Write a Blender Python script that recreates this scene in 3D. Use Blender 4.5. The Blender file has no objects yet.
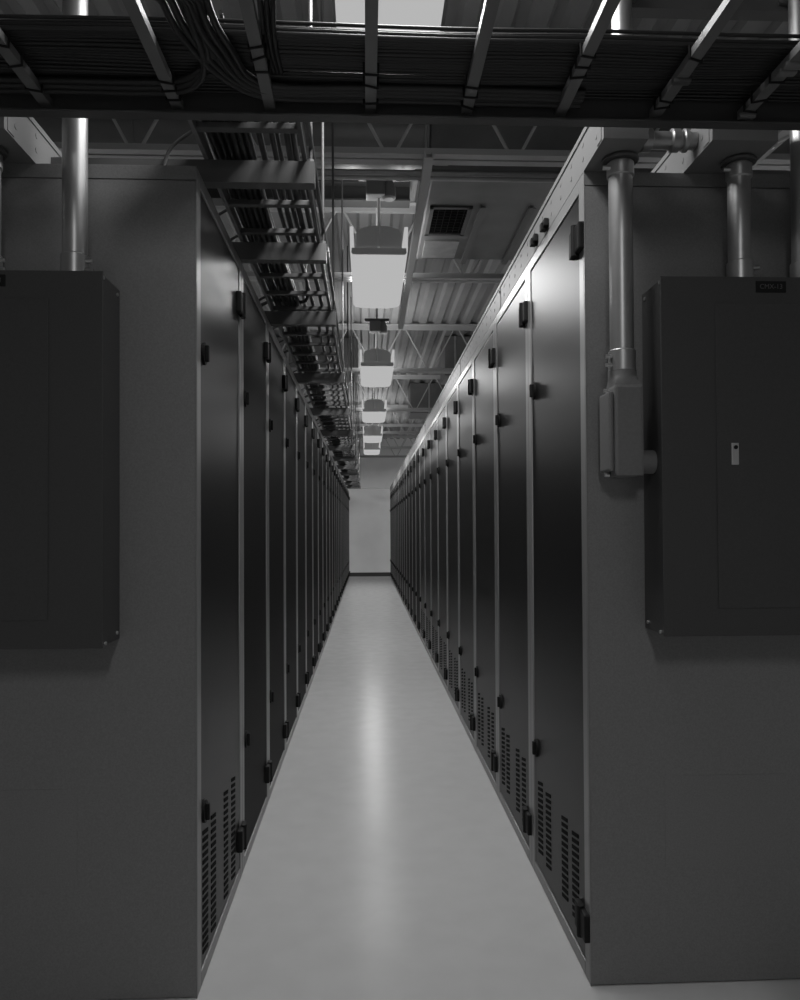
import bpy, bmesh, math, random
from mathutils import Vector, Matrix

random.seed(7)
SC = bpy.context.scene
COL = SC.collection

# ------------------------------------------------------------------ camera, world, exposure
CAM_Z = 1.186
cam_data = bpy.data.cameras.new('camera')
cam_data.sensor_fit = 'VERTICAL'
cam_data.sensor_height = 36.0
cam_data.lens = 36.0 * 775 / 1000
cam_data.clip_start = 0.02
cam = bpy.data.objects.new('camera', cam_data)
COL.objects.link(cam)
cam_data.shift_y = 0.0182
PITCH, YAW, ROLL = 0.0152, 0.0427, -0.0051
f = Vector((math.sin(YAW) * math.cos(PITCH), math.cos(YAW) * math.cos(PITCH), math.sin(PITCH)))
r = Vector((math.cos(YAW), -math.sin(YAW), 0))
u = r.cross(f)
r2 = r * math.cos(ROLL) + u * math.sin(ROLL)
u2 = u * math.cos(ROLL) - r * math.sin(ROLL)
m = Matrix((r2, u2, -f)).transposed().to_4x4()
m.translation = (0, 0, CAM_Z)
cam.matrix_world = m
SC.camera = cam

world = bpy.data.worlds.new('world')
SC.world = world
world.use_nodes = True
world.node_tree.nodes['Background'].inputs[0].default_value = (0.02, 0.02, 0.02, 1)
world.node_tree.nodes['Background'].inputs[1].default_value = 0.3

SC.view_settings.view_transform = 'Standard'
SC.view_settings.look = 'None'
SC.view_settings.exposure = 0.0
SC.view_settings.gamma = 1.0
SC.view_settings.use_curve_mapping = False

LAMP_DOWN = 24.0     # power of each fixture's tubes, downward
LAMP_UP = 5.5        # light leaving the open top of each fixture
LENS_GLOW = 0.47

# ------------------------------------------------------------------ materials
MATS = {}
def mat(name, v, rough=0.5, metal=0.0, spec=0.5, emit=0.0, noise=0.0, nscale=20.0, rnoise=0.0, bump=0.0, stretch=(1, 1, 1)):
    if name in MATS:
        return MATS[name]
    mt = bpy.data.materials.new(name)
    mt.use_nodes = True
    nt = mt.node_tree
    b = nt.nodes['Principled BSDF']
    b.inputs['Base Color'].default_value = (v, v, v, 1)
    b.inputs['Roughness'].default_value = rough
    b.inputs['Metallic'].default_value = metal
    b.inputs['Specular IOR Level'].default_value = spec
    if emit:
        b.inputs['Emission Color'].default_value = (1, 1, 1, 1)
        b.inputs['Emission Strength'].default_value = emit
    if noise or rnoise or bump:
        tc = nt.nodes.new('ShaderNodeTexCoord')
        mp = nt.nodes.new('ShaderNodeMapping')
        mp.inputs['Scale'].default_value = stretch
        nz = nt.nodes.new('ShaderNodeTexNoise')
        nz.inputs['Scale'].default_value = nscale
        nz.inputs['Detail'].default_value = 5
        nt.links.new(tc.outputs['Object'], mp.inputs['Vector'])
        nt.links.new(mp.outputs['Vector'], nz.inputs['Vector'])
        if noise:
            rp = nt.nodes.new('ShaderNodeMapRange')
            rp.inputs['From Min'].default_value = 0.3
            rp.inputs['From Max'].default_value = 0.7
            rp.inputs['To Min'].default_value = v * (1 - noise)
            rp.inputs['To Max'].default_value = v * (1 + noise)
            nt.links.new(nz.outputs['Fac'], rp.inputs['Value'])
            nt.links.new(rp.outputs['Result'], b.inputs['Base Color'])
        if rnoise:
            rr = nt.nodes.new('ShaderNodeMapRange')
            rr.inputs['From Min'].default_value = 0.3
            rr.inputs['From Max'].default_value = 0.7
            rr.inputs['To Min'].default_value = max(0.02, rough - rnoise)
            rr.inputs['To Max'].default_value = rough + rnoise
            nt.links.new(nz.outputs['Fac'], rr.inputs['Value'])
            nt.links.new(rr.outputs['Result'], b.inputs['Roughness'])
        if bump:
            bp = nt.nodes.new('ShaderNodeBump')
            bp.inputs['Strength'].default_value = bump
            bp.inputs['Distance'].default_value = 0.004
            nt.links.new(nz.outputs['Fac'], bp.inputs['Height'])
            nt.links.new(bp.outputs['Normal'], b.inputs['Normal'])
    MATS[name] = mt
    return mt

M_FLOOR = mat('waxed_floor', 0.54, 0.22, spec=0.02, noise=0.03, nscale=9, rnoise=0.03)
M_WALL = mat('painted_wall', 0.86, 0.7, noise=0.03, nscale=3)
M_DECK = mat('steel_deck', 0.26, 0.5, noise=0.12, nscale=2.0)
M_JOIST = mat('primed_joist', 0.45, 0.55)
M_PANEL = mat('grey_powder_coat', 0.20, 0.42, spec=0.4, noise=0.10, nscale=260, bump=0.05)
M_FRAME = mat('grey_frame_paint', 0.22, 0.35, spec=0.5)
M_DOOR = mat('black_gloss_door', 0.009, 0.39, spec=0.27, noise=0.1, nscale=200, bump=0.02)
M_MESHDOOR = mat('black_perforated_door', 0.010, 0.6, spec=0.10)
M_BLACK = mat('black_plastic', 0.010, 0.6, spec=0.2)
M_VOID = mat('vent_dark', 0.004, 0.8, spec=0.1)
M_GALV = mat('galvanised_steel', 0.55, 0.33, metal=0.75, noise=0.12, nscale=14)
M_COND = mat('galvanised_conduit', 0.42, 0.38, metal=0.75, noise=0.08, nscale=10)
M_DUCT = mat('duct_sheet', 0.20, 0.45, metal=0.3, noise=0.15, nscale=4)
M_WIREWAY = mat('light_grey_wireway', 0.20, 0.5, spec=0.15)
M_TRAY = mat('dark_tray_paint', 0.08, 0.45, spec=0.4)
M_RUNG = mat('grey_rung', 0.16, 0.45)
M_STRUT = mat('grey_strut', 0.10, 0.45, metal=0.2)
M_CABLE = mat('black_cable_jacket', 0.022, 0.45, spec=0.45)
M_CABLE2 = mat('grey_cable_jacket', 0.10, 0.5, spec=0.4)
M_BOX = mat('panelboard_paint', 0.060, 0.45, spec=0.35, noise=0.08, nscale=200)
M_LB = mat('cast_fitting', 0.17, 0.5, spec=0.4, noise=0.06, nscale=120)
M_TEXT = mat('tag_lettering', 0.09, 0.6)
M_BASE = mat('dark_cove_base', 0.04, 0.5)
M_LENS = mat('lamp_lens', 0.0, 0.6, spec=0.0, emit=LENS_GLOW)
M_LAMP = mat('lamp_housing', 0.75, 0.5)
M_CHROME = mat('bright_latch', 0.65, 0.3, metal=0.9)

# ------------------------------------------------------------------ mesh helpers
class MB:
    """collects shapes into one bmesh; sx = -1 mirrors across x"""
    def __init__(self, sx=1):
        self.bm = bmesh.new()
        self.sx = sx
    def add_verts(self, vs):
        return [self.bm.verts.new((v[0] * self.sx, v[1], v[2])) for v in vs]
    def box(self, x0, x1, y0, y1, z0, z1, bev=0.0):
        tmp = bmesh.new()
        vs = [tmp.verts.new((x, y, z)) for z in (z0, z1) for y in (y0, y1) for x in (x0, x1)]
        for q in ((0, 2, 3, 1), (4, 5, 7, 6), (0, 1, 5, 4), (2, 6, 7, 3), (0, 4, 6, 2), (1, 3, 7, 5)):
            tmp.faces.new([vs[i] for i in q])
        if bev:
            bmesh.ops.bevel(tmp, geom=tmp.edges[:], offset=bev, segments=2, affect='EDGES', profile=0.6)
        self._merge(tmp)
        return self
    def _merge(self, tmp):
        mp = {}
        for v in tmp.verts:
            mp[v] = self.bm.verts.new((v.co.x * self.sx, v.co.y, v.co.z))
        for fc in tmp.faces:
            try:
                self.bm.faces.new([mp[v] for v in fc.verts])
            except ValueError:
                pass
        tmp.free()
    def prism(self, pts, axis, a, b):
        """closed 2-d outline extruded along an axis; pts are the other two coordinates in xyz order"""
        def mk(p, t):
            return {'x': (t, p[0], p[1]), 'y': (p[0], t, p[1]), 'z': (p[0], p[1], t)}[axis]
        A = self.add_verts([mk(p, a) for p in pts])
        B = self.add_verts([mk(p, b) for p in pts])
        n = len(pts)
        self.bm.faces.new(A[::-1])
        self.bm.faces.new(B)
        for i in range(n):
            self.bm.faces.new((A[i], A[(i + 1) % n], B[(i + 1) % n], B[i]))
        return self
    def tube(self, path, rad, n=10, caps=True):
        path = [Vector(p) for p in path]
        rads = rad if isinstance(rad, (list, tuple)) else [rad] * len(path)
        rings = []
        prev = None
        for i, p in enumerate(path):
            t = (path[min(i + 1, len(path) - 1)] - path[max(i - 1, 0)])
            t.normalize()
            if prev is None:
                up = Vector((0, 0, 1)) if abs(t.z) < 0.9 else Vector((1, 0, 0))
                a = t.cross(up).normalized()
            else:
                a = (prev - t * prev.dot(t)).normalized()
            prev = a
            b = t.cross(a)
            rings.append(self.add_verts([p + (a * math.cos(2 * math.pi * k / n) + b * math.sin(2 * math.pi * k / n)) * rads[i] for k in range(n)]))
        for A, B in zip(rings, rings[1:]):
            for k in range(n):
                self.bm.faces.new((A[k], A[(k + 1) % n], B[(k + 1) % n], B[k]))
        if caps:
            self.bm.faces.new(rings[0][::-1])
            self.bm.faces.new(rings[-1])
        return self
    def lathe(self, cx, cy, prof, n=24):
        """profile of (radius, z) turned about a vertical axis"""
        rings = [self.add_verts([(cx + rr * math.cos(2 * math.pi * k / n), cy + rr * math.sin(2 * math.pi * k / n), z) for k in range(n)]) for rr, z in prof]
        for A, B in zip(rings, rings[1:]):
            for k in range(n):
                self.bm.faces.new((A[k], A[(k + 1) % n], B[(k + 1) % n], B[k]))
        self.bm.faces.new(rings[0][::-1])
        self.bm.faces.new(rings[-1])
        return self
    def build(self, name, material, parent=None, loc=None, smooth=None):
        bmesh.ops.recalc_face_normals(self.bm, faces=self.bm.faces[:])
        me = bpy.data.meshes.new(name)
        self.bm.to_mesh(me)
        self.bm.free()
        me.materials.append(material)
        if smooth is not None:
            me.polygons.foreach_set('use_smooth', [True] * len(me.polygons))
            me.set_sharp_from_angle(angle=math.radians(smooth))
        o = bpy.data.objects.new(name, me)
        COL.objects.link(o)
        if loc:
            o.location = loc
        if parent:
            o.parent = parent
        return o

def tag(o, label, cat, group=None):
    o['label'] = label
    o['category'] = cat
    if group:
        o['group'] = group
    return o

def thing(name, label, cat, loc=(0, 0, 0), group=None):
    o = bpy.data.objects.new(name, None)
    COL.objects.link(o)
    o.location = loc
    o.empty_display_size = 0.1
    return tag(o, label, cat, group)

def struct(o):
    o['kind'] = 'structure'
    return o

def copy_tree(o, parent=None):
    c = o.copy()
    COL.objects.link(c)
    c.parent = parent
    for ch in list(o.children):
        copy_tree(ch, c)
    return c

ORD = ['first', 'second', 'third', 'fourth', 'fifth', 'sixth', 'seventh', 'eighth', 'ninth', 'tenth', 'eleventh', 'twelfth',
       'thirteenth', 'fourteenth', 'fifteenth', 'sixteenth', 'seventeenth', 'eighteenth', 'nineteenth', 'twentieth',
       'twenty-first', 'twenty-second', 'twenty-third', 'twenty-fourth', 'twenty-fifth']

# ------------------------------------------------------------------ room shell
WL, WR = 0.435, 0.5745        # the two cabinet fronts
Y0 = 2.005                    # near end of both rows
YE = 19.92                    # end wall
ZD = 3.53                     # underside of roof deck
XL, XR, YB = -4.5, 4.5, -4.0

struct(MB().box(XL - .2, XR + .2, YB - .2, YE + .2, -0.12, 0).build('floor', M_FLOOR))
struct(MB().box(XL - .2, XR + .2, YE, YE + .15, 0, ZD + .2).build('wall_back', M_WALL))
struct(MB().box(XL - .2, XR + .2, YB - .15, YB, 0, ZD + .2).build('wall_front', M_WALL))
struct(MB().box(XL - .15, XL, YB, YE, 0, ZD + .2).build('wall_left', M_WALL))
struct(MB().box(XR, XR + .15, YB, YE, 0, ZD + .2).build('wall_right', M_WALL))
struct(MB().box(XL, XR, YE - 0.012, YE - 0.001, 0, 0.10, 0.003).build('baseboard_back', M_BASE))
struct(MB().prism([(YE - 0.001, 2.245), (YE - 0.03, 2.255), (YE - 0.03, 2.275), (YE - 0.001, 2.285)], 'x', XL, XR).build('trim_1', M_WALL))

# fluted roof deck, flutes running along the aisle
def deck():
    mb = MB()
    per, d = 0.165, 0.032
    n = int((XR - XL) / per) + 1
    prof = []
    for i in range(n):
        x = XL + i * per
        prof += [(x, ZD), (x + per * .40, ZD), (x + per * .55, ZD + d), (x + per * .85, ZD + d)]
    prof.append((XL + n * per, ZD))
    A = mb.add_verts([(p[0], YB, p[1]) for p in prof])
    B = mb.add_verts([(p[0], YE, p[1]) for p in prof])
    C = mb.add_verts([(prof[0][0], YB, ZD + .12), (prof[-1][0], YB, ZD + .12)])
    D = mb.add_verts([(prof[0][0], YE, ZD + .12), (prof[-1][0], YE, ZD + .12)])
    for i in range(len(prof) - 1):
        mb.bm.faces.new((A[i], A[i + 1], B[i + 1], B[i]))
    mb.bm.faces.new((C[0], C[1], D[1], D[0]))
    return mb.build('ceiling', M_DECK)
struct(deck())

# ------------------------------------------------------------------ bar joists
JOISTS = [0.2, 1.95, 3.73, 5.55, 8.82, 11.7, 14.5, 17.1, 19.2]
JZ = 2.985
JL = ['above and behind the cable tray', 'right over the cable tray', 'just past the cable tray, nearest one fully seen',
      'over the nearest visible lamp', 'over the second visible lamp', 'over the third visible lamp', 'over the fourth visible lamp',
      'over the farthest lamp', 'hard by the end wall']
for i, y in enumerate(JOISTS):
    t = thing('bar_joist', 'grey open web steel bar joist ' + JL[i], 'roof joist', (0, y, JZ), 'open web joists under the roof deck')
    mb = MB()
    for s in (-1, 1):                                   # two angles back to back
        mb.prism([(s * .008, 0), (s * .055, 0), (s * .055, .006), (s * .014, .006), (s * .014, .05), (s * .008, .05)], 'x', XL, XR)
    mb.build('bottom_chord', M_JOIST, t)
    mb = MB()
    top = ZD - JZ - 0.002
    for s in (-1, 1):
        mb.prism([(s * .008, top), (s * .06, top), (s * .06, top - .007), (s * .015, top - .007), (s * .015, top - .055), (s * .008, top - .055)], 'x', XL, XR)
    mb.build('top_chord', M_JOIST, t)
    mb = MB()
    per = 0.61
    k0 = int((XL + .3) / per)
    for k in range(k0, int((XR - .3) / per)):
        x = 0.12 + k * per
        mb.tube([(x - .025, 0, .03), (x - per / 2 + .02, 0, top - .03)], .0085, 6)
        mb.tube([(x + .025, 0, .03), (x + per / 2 - .02, 0, top - .03)], .0085, 6)
    mb.build('web_lattice', M_JOIST, t)

# ------------------------------------------------------------------ lamps
def lamp(y0, y1, label, cx=0.078):
    L = y1 - y0
    t = thing('ceiling_light', label, 'ceiling light', (cx, y0, 2.80), 'strip lights over the aisle' if abs(cx) < 1 else 'added unseen strip lights over the neighbouring aisles')
    w = 0.172
    # lens: shallow rounded tray with upturned glowing sides
    mb = MB()
    pts = [(-w, .17), (-w + .002, .03), (-w + .02, .008), (-.08, 0), (.08, 0), (w - .02, .008), (w - .002, .03), (w, .17),
           (w - .022, .17), (w - .022, .04), (-w + .022, .04), (-w + .022, .17)]
    mb.prism(pts, 'y', 0.012, L)
    mb.build('lens', M_LENS, t)
    mb = MB()                                            # end plates
    ep = [(-w + .02, .004), (w - .02, .004), (w - .01, .014), (w - .012, .04), (-w + .012, .04), (-w + .01, .014)]
    mb.prism(ep, 'y', 0.0, 0.011)
    mb.build('end_plate', M_LAMP, t)
    mb = MB()
    hp = [(-.135, .042), (.135, .042), (.135, .13)] + [(.135 * math.cos(a), .13 + .05 * math.sin(a)) for a in [math.pi * k / 10 for k in range(1, 10)]] + [(-.135, .13)]
    mb.prism(hp, 'y', 0.02, L - 0.02)
    mb.build('ballast_housing', M_LAMP, t)
    MB().tube([(0, .012, .05), (0, .012, .345)], .009, 10).build('stem', M_LAMP, t, smooth=40)
    MB().box(-.075, .035, -.05, .05, .336, .440, .008).build('junction_box', M_WIREWAY, t)
    MB().lathe(.06, 0, [(.03, .325), (.04, .335), (.04, .395), (.02, .44)], 16).build('cord_outlet', M_WIREWAY, t, smooth=40)
    MB().box(-.12, .12, -.02, .02, .44, .47, .003).build('mounting_channel', M_STRUT, t)
    MB().tube([(0, 0, .47), (0, 0, ZD - 2.80 - .001)], .008, 8).build('hanger_rod', M_STRUT, t)
    MB().tube([(0, L - .22, .16), (0, L - .22, ZD - 2.80 - .003)], .006, 8).build('hanger_rod', M_LAMP, t)
    ld = bpy.data.lights.new('tubes', 'AREA')
    ld.shape = 'RECTANGLE'
    ld.size, ld.size_y = 0.28, L - .04
    ld.energy = LAMP_DOWN
    lo = bpy.data.objects.new('tubes', ld)
    COL.objects.link(lo)
    lo.parent = t
    lo.location = (0, L / 2, -0.006)
    for s in ((-1, 1) if abs(cx) < 1 else ()):
        ud = bpy.data.lights.new('uplight', 'AREA')
        ud.shape = 'RECTANGLE'
        ud.size, ud.size_y = 0.03, L - .04
        ud.energy = LAMP_UP / 2
        uo = bpy.data.objects.new('uplight', ud)
        COL.objects.link(uo)
        uo.parent = t
        uo.location = (s * (w - .012), L / 2, .176)
        uo.rotation_euler = (math.pi, 0, 0)
    return t

LAMPS = [(-1.75, -.60, 'white strip light hanging over the open floor before the cabinet rows'),
         (1.42, 2.55, 'glowing strip light half hidden above the cable tray'),
         (4.52, 5.62, 'largest fully visible glowing strip light hanging on a thin stem'),
         (7.62, 8.74, 'second fully visible strip light down the aisle'),
         (10.56, 11.66, 'third fully visible strip light down the aisle'),
         (13.25, 14.35, 'fourth fully visible strip light down the aisle'),
         (15.55, 16.64, 'farthest strip light, close to the end wall')]
for i, a in enumerate(LAMPS):
    lamp(*a, .078 if i < 3 else .108)
for i, a in enumerate(LAMPS[2:] + [(18.15, 19.25)]):  # extra lamps hidden behind the rows, added so light reaches the end wall
    lamp(a[0], a[1], f'added unseen strip light over the next aisle behind the right-hand row, {ORD[i]} from the near end', 2.45)
    lamp(a[0], a[1], f'added unseen strip light over the next aisle behind the left-hand row, {ORD[i]} from the near end', -2.35)

# ------------------------------------------------------------------ cabinets
PW, H, DEP = 0.711, 2.128, 1.0
ZT, ZB = 2.090, 0.038         # door opening
MG = 0.045

def cabinet(sx, glossy):
    """built with its front in the x = 0 plane, the body towards +x (mirrored when sx = -1), running from y = 0"""
    t = thing('server_cabinet', 'cabinet', 'server cabinet')
    W = PW - .001
    mb = MB(sx)
    mb.box(.03, DEP, 0, W, 0.002, H - .002)
    for a, b in ((0, MG), (W - MG, W)):
        mb.box(0, .05, a, b, 0.0, H, .003)
    mb.box(0, .05, MG, W - MG, ZT, H, .003)
    mb.box(0, .05, MG, W - MG, 0, ZB, .003)
    mb.build('frame', M_FRAME, t)
    d = MB(sx).box(.003, .028, MG + .003, W - MG - .003, ZB + .003, ZT - .003, .004).build('door', M_DOOR if glossy else M_MESHDOOR, t)
    if glossy:
        # four columns of slanted vent slots
        for c, cy in enumerate((.143, .26, .465, .578) if sx > 0 else (.105, .215, .41, .54)):
            mb = MB(sx)
            for k in range(13 if sx > 0 else 17):
                z = .100 + k * .0190 if sx > 0 else .062 + k * .0195
                yw = .034
                A = [(cy - yw, z + .007), (cy + yw, z - .007), (cy + yw, z + .004), (cy - yw, z + .018)]
                mb.prism(A, 'x', .0015, .006)
            mb.build('vent', M_VOID, d)
    # near edge is y = 0: hinges on the near edge of the right-hand row, on the far edge of the left-hand row
    yh = 0.045 if sx > 0 else W - 0.045
    yl = W - .085 if sx > 0 else .085
    for z in (.145, 1.962):
        h = MB(sx)
        h.box(-.015, .004, yh - .05, yh + .05, z - .036, z + .036, .005)
        h.tube([(-.012, yh, z - .041), (-.012, yh, z + .041)], .010, 12)
        h.build('hinge', M_BLACK, t)
    for z in (.44, 1.662):
        l = MB(sx)
        pts = [(.022 * math.cos(a) * (1.2), .030 * math.sin(a)) for a in [2 * math.pi * k / 18 for k in range(18)]]
        l.prism([(yl + p[0], z + p[1]) for p in pts], 'x', -.004, .004)
        l.box(-.014, -.003, yl - .008, yl + .006, z - .022, z + .022, .003)
        l.build('latch', M_BLACK, d)
    return t

def end_cover(t, sx, cover):
    """sheet metal side closing the near end of a row"""
    mb = MB(sx)
    mb.box(.003, DEP, -.006, -.001, 0.004, ZT - .001, .001)
    mb.build('end_panel', M_PANEL, t)
    MB(sx).box(.003, DEP, -.006, -.001, ZT + .002, H, .001).build('end_panel_cap', M_PANEL, t)
    MB(sx).box(.0, .0025, -.0065, -.001, 0.0, H, .0005).build('corner_strip', M_FRAME, t)
    x0, x1, z0, z1 = cover
    MB(sx).box(x0, x1, -.0072, -.0055, z0, z1, .0008).build('access_cover', M_PANEL, t)

protos = {}
for sx, X, row in ((1, WR, 'right-hand'), (-1, -WL, 'left-hand')):
    for i in range(24):
        glossy = (i < 9) if sx > 0 else (i == 0)
        key = (sx, glossy)
        if key not in protos:
            o = protos[key] = cabinet(sx, glossy)
        else:
            o = copy_tree(protos[key])
        o.location = (X, Y0 + .006 + i * PW, 0)
        kind = 'glossy black cabinet door with slotted vents' if glossy else 'matt black cabinet with plain dark door'
        o['label'] = f'{kind}, {ORD[i]} from the near end of the {row} row'
        o['category'] = 'server cabinet'
        o['group'] = f'cabinets of the {row} row'
first_r = protos[(1, True)]
first_l = protos[(-1, True)]
first_r['label'] = 'right-hand front cabinet whose grey end panel carries the square conduit fitting'
first_l['label'] = 'left-hand front cabinet with wide grey end panel facing the viewer'

# copies were made before these were added, so only the two front cabinets carry an end panel
end_cover(first_r, 1, (.20, .52, .30, .54))
end_cover(first_l, -1, (.30, .62, .29, .535))

# ------------------------------------------------------------------ wireways on top of the rows
def wireway(sx, x0, x1, label):
    t = thing('wireway', label, 'wireway', (0, 0, 2.1285))
    mb = MB(sx)
    y0, y1, h = 1.832, 19.06, .104
    mb.prism([(x0, 0), (x1, 0), (x1, h), (x0, h)], 'y', y0, y1)
    y = y0 + .06
    while y < 9:
        for zz in (.035, .072):
            c = [(y + .007 * math.cos(2 * math.pi * k / 10), zz + .007 * math.sin(2 * math.pi * k / 10)) for k in range(10)]
            mb.prism(c, 'x', x0 - .0012, x0 + .001)
        y += .118
    mb.build('trough', M_WIREWAY, t)
    MB(sx).prism([(x0 - .003, h - .012), (x0 - .003, h + .002), (x1 + .003, h + .002), (x1 + .003, h - .012), (x1, h - .012), (x1, h), (x0, h), (x0, h - .012)], 'y', y0 - .002, y1).build('cover', M_WIREWAY, t)
    for yy in [y0 + .02 + k * 1.42 for k in range(8)]:
        s = MB(sx)
        s.box(x0 - .002, x0 + .001, yy - .004, yy + .03, .004, h - .014, .001)
        s.tube([(x0 - .006, yy + .013, .075), (x0 + .001, yy + .013, .075)], .006, 8)
        s.build('joint_plate', M_WIREWAY, t)
    return t
wireway(1, WR, .685, 'long pale wireway on top of the right-hand row along the aisle edge')
wireway(1, .842, 1.005, 'pale wireway set back on the right-hand row, behind the silver coupling')
wireway(-1, .842, 1.005, 'pale wireway set back on top of the left-hand row')
# two dark cable clips hooked on the aisle edge wireway
for yy, zz in ((2.42, 2.150), (2.57, 2.158)):
    c = MB()
    c.box(WR - .016, WR - .001, yy - .03, yy + .03, zz - .012, zz + .012, .003)
    c.box(WR - .022, WR - .001, yy - .012, yy + .012, zz - .020, zz + .004, .003)
    tag(c.build('cable_clip', M_BLACK), 'small black clip on the pale aisle wireway, ' + ('nearer of two' if yy < 2.5 else 'farther of two'), 'clip', 'black clips on the wireway')

# silver coupling between the two right-hand wireways
t = thing('conduit_nipple', 'short silver threaded coupling between the two right-hand wireways', 'conduit', (0, 1.93, 2.175))
MB().tube([(.686, 0, 0), (.84, 0, 0)], .022, 20).build('tube', M_COND, t, smooth=40)
for xa, xb in ((.700, .728), (.775, .800), (.806, .822)):
    MB().tube([(xa, 0, 0), (xa + .003, 0, 0), (xb - .003, 0, 0), (xb, 0, 0)], [.025, .029, .029, .025], 20).build('ring', M_COND, t, smooth=30)

# ------------------------------------------------------------------ panelboards on the end panels
YP = Y0 - .0005     # face of the end panels
def panelboard(sx, x0, x1, label, door_x, text, tagx, latchx, z0=.910):
    t = thing('panelboard', label, 'electrical panel', (0, YP, .0125))
    z1, d = 1.794, .140
    MB(sx).box(x0 + .004, x1 - .004, -d + .004, -.001, z0 + .004, z1 - .004, .003).build('enclosure', M_BOX, t)
    MB(sx).box(x0, x1, -d, -d + .0035, z0, z1, .0015).build('trim_cover', M_BOX, t)
    dr = MB(sx).box(door_x, x1 - .06, -d - .0030, -d - .0005, z0 + .068, z1 - .068, .0008).build('door', M_BOX, t)
    if latchx:
        l = MB(sx).box(latchx - .009, latchx + .009, -d - .007, -d - .003, 1.329, 1.383, .0015).build('latch', M_CHROME, dr)
        MB(sx).tube([(latchx + .001, -d - .009, 1.372), (latchx + .001, -d - .0065, 1.372)], .005, 12).build('lock', M_BLACK, l)
    n = MB(sx).box(tagx[0], tagx[1], -d - .0022, -d + .0001, 1.755, 1.783, .0006).build('name_tag', M_BLACK, t)
    if text:
        cu = bpy.data.curves.new('lettering', 'FONT')
        cu.body = text
        cu.size = .0165
        cu.align_x = 'CENTER'
        cu.align_y = 'CENTER'
        cu.extrude = .0002
        cu.materials.append(M_TEXT)
        fo = bpy.data.objects.new('lettering_curve', cu)
        me = bpy.data.meshes.new_from_object(fo)
        bpy.data.objects.remove(fo)
        o = bpy.data.objects.new('lettering', me)
        COL.objects.link(o)
        o.parent = n
        o.location = (sx * (tagx[0] + tagx[1]) / 2, -d - .0026, 1.769)
        o.rotation_euler = (math.pi / 2, 0, 0)
    for yy, zz in ((-.025, z0 + .022), (-d + .03, z0 + .008), (-.025, z1 - .022), (-d + .012, z1 - .012)):
        MB(sx).tube([(x0 + .001, yy, zz), (x0 + .0045, yy, zz)], .0045, 10).build('screw', M_CHROME, t)
    return t
panelboard(1, .722, 1.235, 'dark electrical panel with silver latch on the right-hand end panel', .858, 'CMX-13', (.961, 1.037), .902)
panelboard(-1, .625, 1.143, 'dark electrical panel without visible latch on the left-hand end panel', .752, 'CMX-13', (.852, .928), None, .897)

# ------------------------------------------------------------------ conduits
def ring(t, x, z0, z1, rad, name, m=M_COND):
    MB().lathe(x, 0, [(rad - .003, z0), (rad, z0 + .003), (rad, z1 - .003), (rad - .003, z1)], 24).build(name, m, t, smooth=30)
def conduit(x, z0, z1, label, rad=.030, bottom=True, top='nut', y=1.932, ss=1):
    t = thing('conduit', label, 'conduit', (0, y, 0), 'vertical metal conduits')
    MB().lathe(x, 0, [(rad, z0 + .001), (rad, z1 - .001)], 28).build('tube', M_COND, t, smooth=40)
    if bottom:
        ring(t, x, z0 + .001, z0 + .058, rad + .004, 'connector')
        for zz in (z0 + .018, z0 + .040):
            MB().tube([(x + ss * rad, -.012, zz), (x + ss * (rad + .016), -.012, zz)], .005, 8).build('set_screw', M_CHROME, t)
    if top == 'nut':
        ring(t, x, z1 - .05, z1 - .012, rad + .004, 'connector')
        ring(t, x, z1 - .011, z1 - .001, rad + .016, 'locknut', M_TRAY)
        MB().tube([(x - rad - .018, -.012, z1 - .03), (x - rad, -.012, z1 - .03)], .006, 8).build('set_screw', M_CHROME, t)
    return t
conduit(.648, 1.580, 2.128, 'silver conduit rising from the square cast fitting', ss=-1)
conduit(.955, 1.8085, 2.128, 'silver conduit standing on the right-hand panel between the other two', rad=.028)
conduit(1.122, 1.8085, ZD, 'silver conduit at the far right edge above the right-hand panel', rad=.028, top=None)
conduit(-.716, 1.8085, ZD, 'silver conduit rising from the left-hand panel to the roof', top=None)
conduit(-.925, 1.8085, 2.128, 'silver conduit cut off by the left edge of the view', rad=.028)
conduit(.655, 2.236, ZD, 'upper silver conduit rising from the aisle edge wireway to the roof', rad=.026, bottom=True, top=None)

# strut channel bracing the two upper conduits on the right
t = thing('strut_channel', 'horizontal strut brace behind the upper conduits on the right', 'strut', (0, 1.972, 2.545))
MB().prism([(0, 0), (.041, 0), (.041, .041), (.033, .041), (.033, .006), (.008, .006), (.008, .041), (0, .041)], 'x', .655, 1.6).build('channel', M_STRUT, t)
for x in (.655, 1.122):
    MB().tube([(x - .034, -.012, .02), (x - .034, -.004, .02), (x + .034, -.004, .02), (x + .034, -.012, .02)], .007, 8).build('clamp', M_STRUT, t)
    MB().tube([(x + .045, -.02, .02), (x + .045, 0, .02)], .008, 6).build('bolt', M_CHROME, t)

# square cast pulling fitting
t = thing('square_conduit_fitting', 'square cast conduit fitting beside the right-hand electrical panel', 'conduit fitting', (.648, YP, 1.317))
mb = MB()
mb.box(-.033, .040, -.115, -.022, 0, .228, .008)
mb.build('body', M_LB, t)
mb = MB()
a, b = [], []
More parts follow.
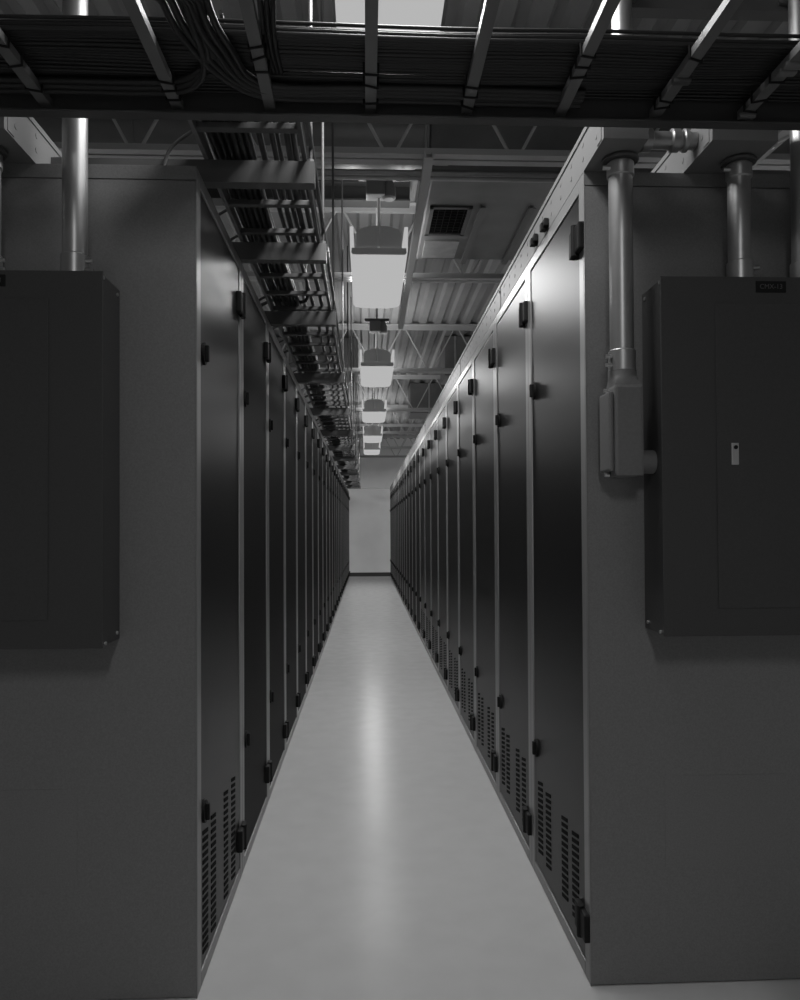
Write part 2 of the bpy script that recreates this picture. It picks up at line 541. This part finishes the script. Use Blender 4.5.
# hub blending from the square body to the round conduit
n = 24
prof = []
def sq(k, hw, hd):
    an = 2 * math.pi * k / n
    c, s = math.cos(an), math.sin(an)
    q = max(abs(c), abs(s))
    return (c / q * hw, s / q * hd)
rings = []
for z, mix in ((.215, 1.0), (.232, .85), (.248, .3), (.256, 0), (.268, 0)):
    rg = []
    for k in range(n):
        sx_, sy_ = sq(k, .033, .040)
        an = 2 * math.pi * k / n
        cx_, cy_ = .035 * math.cos(an), .035 * math.sin(an)
        rg.append((.003 * mix + sx_ * mix + cx_ * (1 - mix), -.0725 + sy_ * mix + cy_ * (1 - mix), z))
    rings.append(mb.add_verts(rg))
for A, B in zip(rings, rings[1:]):
    for k in range(n):
        mb.bm.faces.new((A[k], A[(k + 1) % n], B[(k + 1) % n], B[k]))
mb.bm.faces.new(rings[0][::-1]); mb.bm.faces.new(rings[-1])
mb.build('hub', M_LB, t, smooth=50)
MB().box(-.047, -.0335, -.108, -.028, .012, .212, .006).build('side_cover', M_LB, t)
for z in (.006, .218):
    MB().tube([(-.046, -.068, z), (-.034, -.068, z)], .006, 8).build('screw', M_CHROME, t)
MB().tube([(.040, -.07, .038), (.078, -.07, .038)], .030, 20).build('nipple', M_LB, t, smooth=40)

# ------------------------------------------------------------------ ladder tray crossing in front of the rows
t = thing('cable_tray', 'wide dark ladder tray crossing overhead in front of both rows', 'cable tray', (0, 0, 2.138))
X0, X1 = -1.75, 1.95
def rail(y, s):
    mb = MB()
    pts = [(y, 0), (y + s * .030, 0), (y + s * .030, .004), (y + s * .004, .004), (y + s * .004, .074), (y + s * .030, .074), (y + s * .030, .078), (y, .078)]
    mb.prism(pts, 'x', X0, X1)
    mb.build('side_rail', M_TRAY, t)
rail(1.80, -1)
rail(1.30, 1)
RX = [-1.63, -1.40, -1.17, -.96, -.729, -.432, -.219, .013, .237, .459, .686, .898, 1.12, 1.35, 1.58, 1.80]
for x in RX:
    mb = MB()
    mb.prism([(x - .0125, .022), (x + .0125, .022), (x + .0125, .040), (x + .009, .040), (x + .009, .026), (x - .009, .026), (x - .009, .040), (x - .0125, .040)], 'y', 1.304, 1.797)
    mb.build('rung', M_RUNG, t)
random.seed(3)
for x in RX:
    for yy in random.sample([1.56, 1.60, 1.64, 1.68, 1.72, 1.755], 3):
        sk = random.uniform(-.018, .018)
        MB().tube([(x - .0155, yy, .046), (x - .0155, yy, .020), (x + .0155, yy + sk, .020), (x + .0155, yy + sk, .046)], .0028, 6).build('cable_tie', M_BLACK, t)
for x, yy in ((.898, 1.775), (.898, 1.575), (.898, 1.60), (.686, 1.64)):
    MB().box(x - .02, x + .02, yy - .009, yy + .009, .013, .0235, .004).build('clamp', M_WIREWAY if x > .8 else M_STRUT, t)
for x in (-1.5, 1.62):
    MB().tube([(x, 1.815, .01), (x, 1.815, ZD - 2.138)], .006, 8).build('hanger_rod', M_COND, t)

# the cables lying across it
random.seed(11)
def wander(n, amp):
    ks = [(random.uniform(.6, 2.4), random.uniform(0, 6.28), random.uniform(.2, 1)) for _ in range(3)]
    return lambda s: amp * sum(a * math.sin(k * s * 3.1 + p) for k, p, a in ks) / 1.6
def sway(v, ph):
    return .55 * math.sin(v * 2.3 + ph) + .3 * math.sin(v * 5.1 + ph * 2.1) + .15 * math.sin(v * 9.7 + ph * .7)
for layer in range(3):
    for j in range(20):
        if layer and random.random() < (.12, .12, .45)[layer]:
            continue
        rad = random.choice((.0038, .0044, .0048, .0052))
        y = 1.569 + j * .0108 + (layer % 2) * .0054
        z = 2.185 + .006 + layer * .0118
        path = []
        for k in range(60):
            x = X0 + .02 + (X1 - X0 - .04) * k / 59
            path.append((x, min(y + .006 * sway(x, .4 + j * .06), 1.784), z + .006 * (1 + sway(x * 1.3, 2.0 + j * .16)) * (.4 + .6 * abs(math.sin(j * .5)))))
        o = MB().tube(path, rad, 7).build('data_cable', M_CABLE, None, smooth=60)
        tag(o, 'black cable running the length of the overhead crossing tray', 'cable', 'cables laid along the crossing tray')
# a sheaf that comes down over the near rail and bends along the tray
def spline(pts, n=26):
    P = [Vector(p) for p in pts]
    P = [P[0] * 2 - P[1]] + P + [P[-1] * 2 - P[-2]]
    out = []
    segs = len(P) - 3
    for k in range(n + 1):
        tt = k / n * segs
        i = min(int(tt), segs - 1)
        v = tt - i
        p0, p1, p2, p3 = P[i:i + 4]
        out.append(0.5 * ((2 * p1) + (p2 - p0) * v + (2 * p0 - 5 * p1 + 4 * p2 - p3) * v * v + (3 * p1 - p0 - 3 * p2 + p3) * v ** 3))
    return out
for i in range(9):
    dx = i * .016
    z = 2.172 + (i % 3) * .004
    if i < 6:
        pts = [(-.40 + dx * 1.2, 1.22, ZD - .002), (-.40 + dx * 1.2, 1.34, 2.30), (-.375 + dx, 1.46, z), (-.345 + dx * .9, 1.60, z - .004), (-.29 + dx * .5, 1.70 - dx * .2, z - .006), (-.20 + dx * .3, 1.755 - dx * .4, z - .004), (.05, 1.765 - dx * .5, z), (.5, 1.77 - dx * .5, z)]
        lab = 'black cable bending down over the tray and turning towards the right'
    else:
        e = (i - 6) * .014
        pts = [(-.36 + e, 1.22, ZD - .002), (-.35 + e, 1.34, 2.30), (-.335 + e, 1.46, z), (-.335 + e * .7, 1.60, z - .004), (-.36 + e * .3, 1.69 - e, z - .006), (-.44, 1.74 - e, z - .004), (-.7, 1.75 - e, z), (-1.1, 1.755 - e, z)]
        lab = 'black cable bending down over the tray and turning towards the left'
    tag(MB().tube(spline(pts, 40), .0075, 8).build('data_cable', M_CABLE, None, smooth=60), lab, 'cable', 'cables bending down over the tray')
for i in range(3):
    z = 2.176
    pts = [(-.185 + i * .02, 1.22, ZD - .002), (-.19 + i * .02, 1.33, 2.35), (-.20 + i * .012, 1.48, 2.2), (-.205 + i * .01, 1.60, 2.19), (-.20 + i * .008, 1.70, 2.195)]
    tag(MB().tube(spline(pts, 24), .006, 8).build('data_cable', M_CABLE, None, smooth=60), 'short black cable dropping steeply into the tray beside a rung', 'cable', 'cables dropping beside the rung')

# ------------------------------------------------------------------ ladder tray along the left-hand row
TX0, TX1 = -.430, -.165
TZ = 2.192
t = thing('cable_tray', 'narrow ladder tray running along the aisle above the left-hand doors', 'cable tray', (0, 0, TZ))
for x in (TX0, TX1):
    MB().box(x - .006, x + .006, 1.86, 19.0, 0, .038, .002).build('side_rail', M_STRUT if x > -.3 else M_RUNG, t)
y = 1.96
rung_me = None
while y < 18.9:
    if rung_me is None:
        rung_me = MB().box(TX0 + .006, TX1 - .006, -.012, .012, .006, .022, .002).build('rung', M_STRUT, t, loc=(0, y, 0))
    else:
        c = rung_me.copy(); COL.objects.link(c); c.parent = t; c.location = (0, y, 0)
    y += .229

# strut bars carrying it
def bar(y, label, x0=-1.30):
    b = thing('support_bar', label, 'support bar', (0, y, 2.1295), 'bars carrying the tray along the left-hand row')
    MB().prism([(0, 0), (.041, 0), (.041, .0605), (0, .0605)], 'x', x0, -.138).build('channel', M_STRUT, b)
    MB().tube([(-.150, .02, .0605), (-.150, .02, ZD - 2.13)], .0055, 8).build('hanger_rod', M_STRUT, b)
    MB().tube([(-.150, .02, .061), (-.150, .02, .072)], .011, 6).build('nut', M_CHROME, b)
    return b
ys = [2.10, 2.70] + [3.55 + 1.40 * k for k in range(12)]
for i, y in enumerate(ys[:13]):
    bar(y, f'grey strut bar under the left-hand tray, {ORD[i]} from the near end', -1.30 if i == 0 else -.9)

# thin bright conduit running along the tray's aisle side
t = thing('slim_conduit', 'thin bright conduit running along the aisle side of the left-hand tray', 'conduit', (0, 0, 2.205))
MB().tube([(-.148, 1.86, 0.035), (-.148, 19.0, 0.035)], .007, 10).build('tube', M_STRUT, t, smooth=40)
for k in range(6):
    MB().tube([(-.148, 2.9 + k * 2.8, .035), (-.148, 2.98 + k * 2.8, .035)], .0105, 10).build('coupling', M_COND, t, smooth=40)

# its cables
random.seed(23)
for layer in range(2):
    for j in range(8):
        if layer and j > 5:
            continue
        rad = random.choice((.0065, .008, .0090))
        x = TX0 + .022 + j * .0190 if j < 6 else TX0 + .185 + (j - 6) * .040
        z = TZ + .034 + layer * .0195
        path = []
        for k in range(120):
            yy = 1.875 + 17.1 * k / 119
            path.append((max(min(x + .012 * sway(yy * .7, j * .1), TX1 - .02), TX0 + .018), yy, z + .006 * sway(yy, 1 + j * .15)))
        tag(MB().tube(path, rad, 7).build('data_cable', M_CABLE, None, smooth=60), 'dark cable lying along the ladder tray over the left-hand row', 'cable', 'cables along the left-hand tray')
# loops that leave the tray and drop to the cabinets
for i in range(26):
    yy = 2.02 + i * .30 + random.uniform(-.08, .08)
    x = random.uniform(TX0 + .05, TX1 - .08)
    rad = random.choice((.005, .006, .008))
    d = random.uniform(.10, .22)
    pts = [(x, yy - .35, TZ + .06), (x - .01, yy - .1, TZ + .065), (x - .03, yy + .05, TZ + .03 + rad), (TX0 + .03, yy + d * .6, TZ + .05), (TX0 - .02, yy + d, TZ + .055), (TX0 - .09, yy + d + .03, TZ + .02), (TX0 - .12, yy + d + .04, 2.14)]
    o = MB().tube(spline(pts, 22), rad, 7).build('data_cable', M_CABLE if i % 3 else M_CABLE2, None, smooth=60)
    lab = 'dark' if i % 3 else 'grey'
    tag(o, f'{lab} cable looping off the left-hand tray into a cabinet top', 'cable', f'{lab} cables looping off the left-hand tray')
# bundle dropping from the crossing tray to the left-hand tray
for i in range(6):
    x = -.41 + i * .045
    pts = [(x + .02, 1.70, 2.225), (x + .015, 1.77, 2.235), (x + .01, 1.815, 2.240), (x, 1.90, TZ + .075), (x - .01, 2.1, TZ + .06), (x - .01, 2.5, TZ + .06), (x, 3.0, TZ + .05)]
    tag(MB().tube(spline(pts, 26), .009, 8).build('data_cable', M_CABLE, None, smooth=60), 'black cable passing from the crossing tray onto the left-hand tray', 'cable', 'cables joining the two trays')

# ------------------------------------------------------------------ ductwork and conduits under the deck, just past the crossing tray
t = thing('air_duct', 'dark sheet metal duct with a return grille, right of the nearest visible lamp', 'air duct', (0, 0, 3.07))
mb = MB()
mb.box(.35, 2.6, 4.12, 5.36, 0, .40, .01)
mb.build('casing', M_DUCT, t)
for x in (.665, .955, 1.35):
    MB().prism([(x, -.016), (x + .035, -.016), (x + .035, -.012), (x + .006, -.012), (x + .006, .0), (x, .0)], 'y', 4.45, 5.40).build('seam_angle', M_WIREWAY if x < 1 else M_STRUT, t)
g = MB()
gx0, gx1, gy0, gy1 = .375, .625, 4.46, 4.90
g.box(gx0, gx1, gy0, gy0 + .03, -.012, 0, .002); g.box(gx0, gx1, gy1 - .03, gy1, -.012, 0, .002)
g.box(gx0, gx0 + .025, gy0, gy1, -.012, 0, .002); g.box(gx1 - .025, gx1, gy0, gy1, -.012, 0, .002)
g = g.build('grille_frame', M_STRUT, t)
MB().box(gx0 + .02, gx1 - .02, gy0 + .02, gy1 - .02, -.004, -.001).build('grille_opening', M_VOID, g)
l = MB()
for k in range(9):
    yy = gy0 + .05 + k * .041
    l.box(gx0 + .025, gx1 - .025, yy, yy + .004, -.011, -.004)
for k in range(5):
    xx = gx0 + .055 + k * .038
    l.box(xx, xx + .003, gy0 + .03, gy1 - .03, -.010, -.005)
l.build('grille_bars', M_BLACK, g)
MB().box(.385, .61, 5.0, 5.30, -.010, 0, .003).build('access_panel', M_GALV, t)
t = thing('round_duct', 'round sheet metal duct crossing behind the nearest roof joist into the boxy duct', 'air duct', (0, 4.26, 3.355))
MB().tube([(XL + .01, 0, 0), (.345, 0, 0)], .165, 36).build('casing', M_DUCT, t, smooth=40)
for k in range(6):
    xx = -3.4 + k * .72
    MB().tube([(xx, 0, 0), (xx + .02, 0, 0)], .171, 36).build('joint_band', M_DUCT, t, smooth=40)
# insulated beam over the lamp
t = thing('header_beam', 'dark steel header beam tight under the deck behind the lamp box', 'steel beam', (0, 5.16, 3.395))
mb = MB()
mb.prism([(0, 0), (.12, 0), (.12, .012), (.066, .02), (.066, .115), (.12, .123), (.12, .132), (0, .132), (0, .123), (.054, .115), (.054, .02), (0, .012)], 'x', XL + .01, .30)
mb.build('beam', mat('dark_beam_paint', 0.05, 0.6), t)
# lengthwise hanging strut beside the lamp
t = thing('strut_channel', 'lengthwise grey strut hanging just right of the nearest visible lamp', 'strut', (.300, 0, 2.930))
MB().prism([(-.021, 0), (.021, 0), (.021, .041), (.013, .041), (.013, .006), (-.013, .006), (-.013, .041), (-.021, .041)], 'y', 3.60, 6.7).build('channel', M_JOIST, t)
for yy in (3.80, 6.5):
    MB().tube([(0, yy, .004), (0, yy, ZD - 2.930)], .005, 8).build('hanger_rod', M_COND, t)
# conduits crossing under the deck
for i, (yy, zz, rad, lab) in enumerate(((4.02, 3.025, .012, 'lowest'), (4.05, 3.065, .017, 'middle'), (4.0, 3.10, .011, 'topmost'))):
    c = thing('slim_conduit', f'thin conduit crossing the aisle under the roof before the lamp, {lab} of three', 'conduit', (0, yy, zz), 'thin conduits crossing under the roof')
    MB().tube([(XL + .01, 0, 0), (XR - .01, 0, 0)], rad, 10).build('tube', M_COND, c, smooth=40)
    for xx in (-.9, .16 + .1 * i, 1.2):
        MB().tube([(xx, 0, 0), (xx + .07, 0, 0)], rad + .004, 10).build('coupling', M_COND, c, smooth=40)
# far ductwork
for i, (x0, x1, y0, y1, z0, z1) in enumerate(((.95, 1.7, 9.3, 9.9, 3.05, ZD - .001), (.7, 2.5, 12.3, 13.0, 3.05, ZD - .001), (-1.8, -.1, 9.4, 10.0, 3.1, ZD - .001))):
    d = thing('air_duct', ['boxy duct under the deck beyond the second visible lamp, right side', 'boxy duct crossing beyond the third visible lamp', 'boxy duct beyond the second visible lamp, left side'][i], 'air duct', (0, 0, z0))
    MB().box(x0, x1, y0, y1, 0, z1 - z0, .012).build('casing', M_DUCT, d)
    for k in range(3):
        xx = x0 + (x1 - x0) * (k + .5) / 3
        MB().box(xx - .012, xx + .012, y0 - .012, y1 + .012, -.012, z1 - z0 - .002, .002).build('flange', M_GALV, d)

# diagonal bracing over the right-hand row
t = thing('diagonal_brace', 'slanted flat strut brace above the right-hand row near the edge of view', 'brace', (0, 2.40, 2.13))
MB().prism([(.955, .0), (.995, .0), (1.42, .36), (1.37, .36)], 'y', 0, .012).build('bar', M_JOIST, t)
MB().box(.94, 1.01, -.03, .04, -.0, .006, .002).build('foot', M_JOIST, t)
t = thing('tie_rod', 'thin bright tie rod slanting beside the brace over the right-hand row', 'rod', (0, 2.36, 2.13))
MB().tube([(.97, 0, .110), (1.60, 0, .42)], .006, 8).build('rod', M_GALV, t)
MB().tube([(1.275, -.008, .26), (1.275, .008, .26)], .014, 12).build('eye', M_GALV, t)
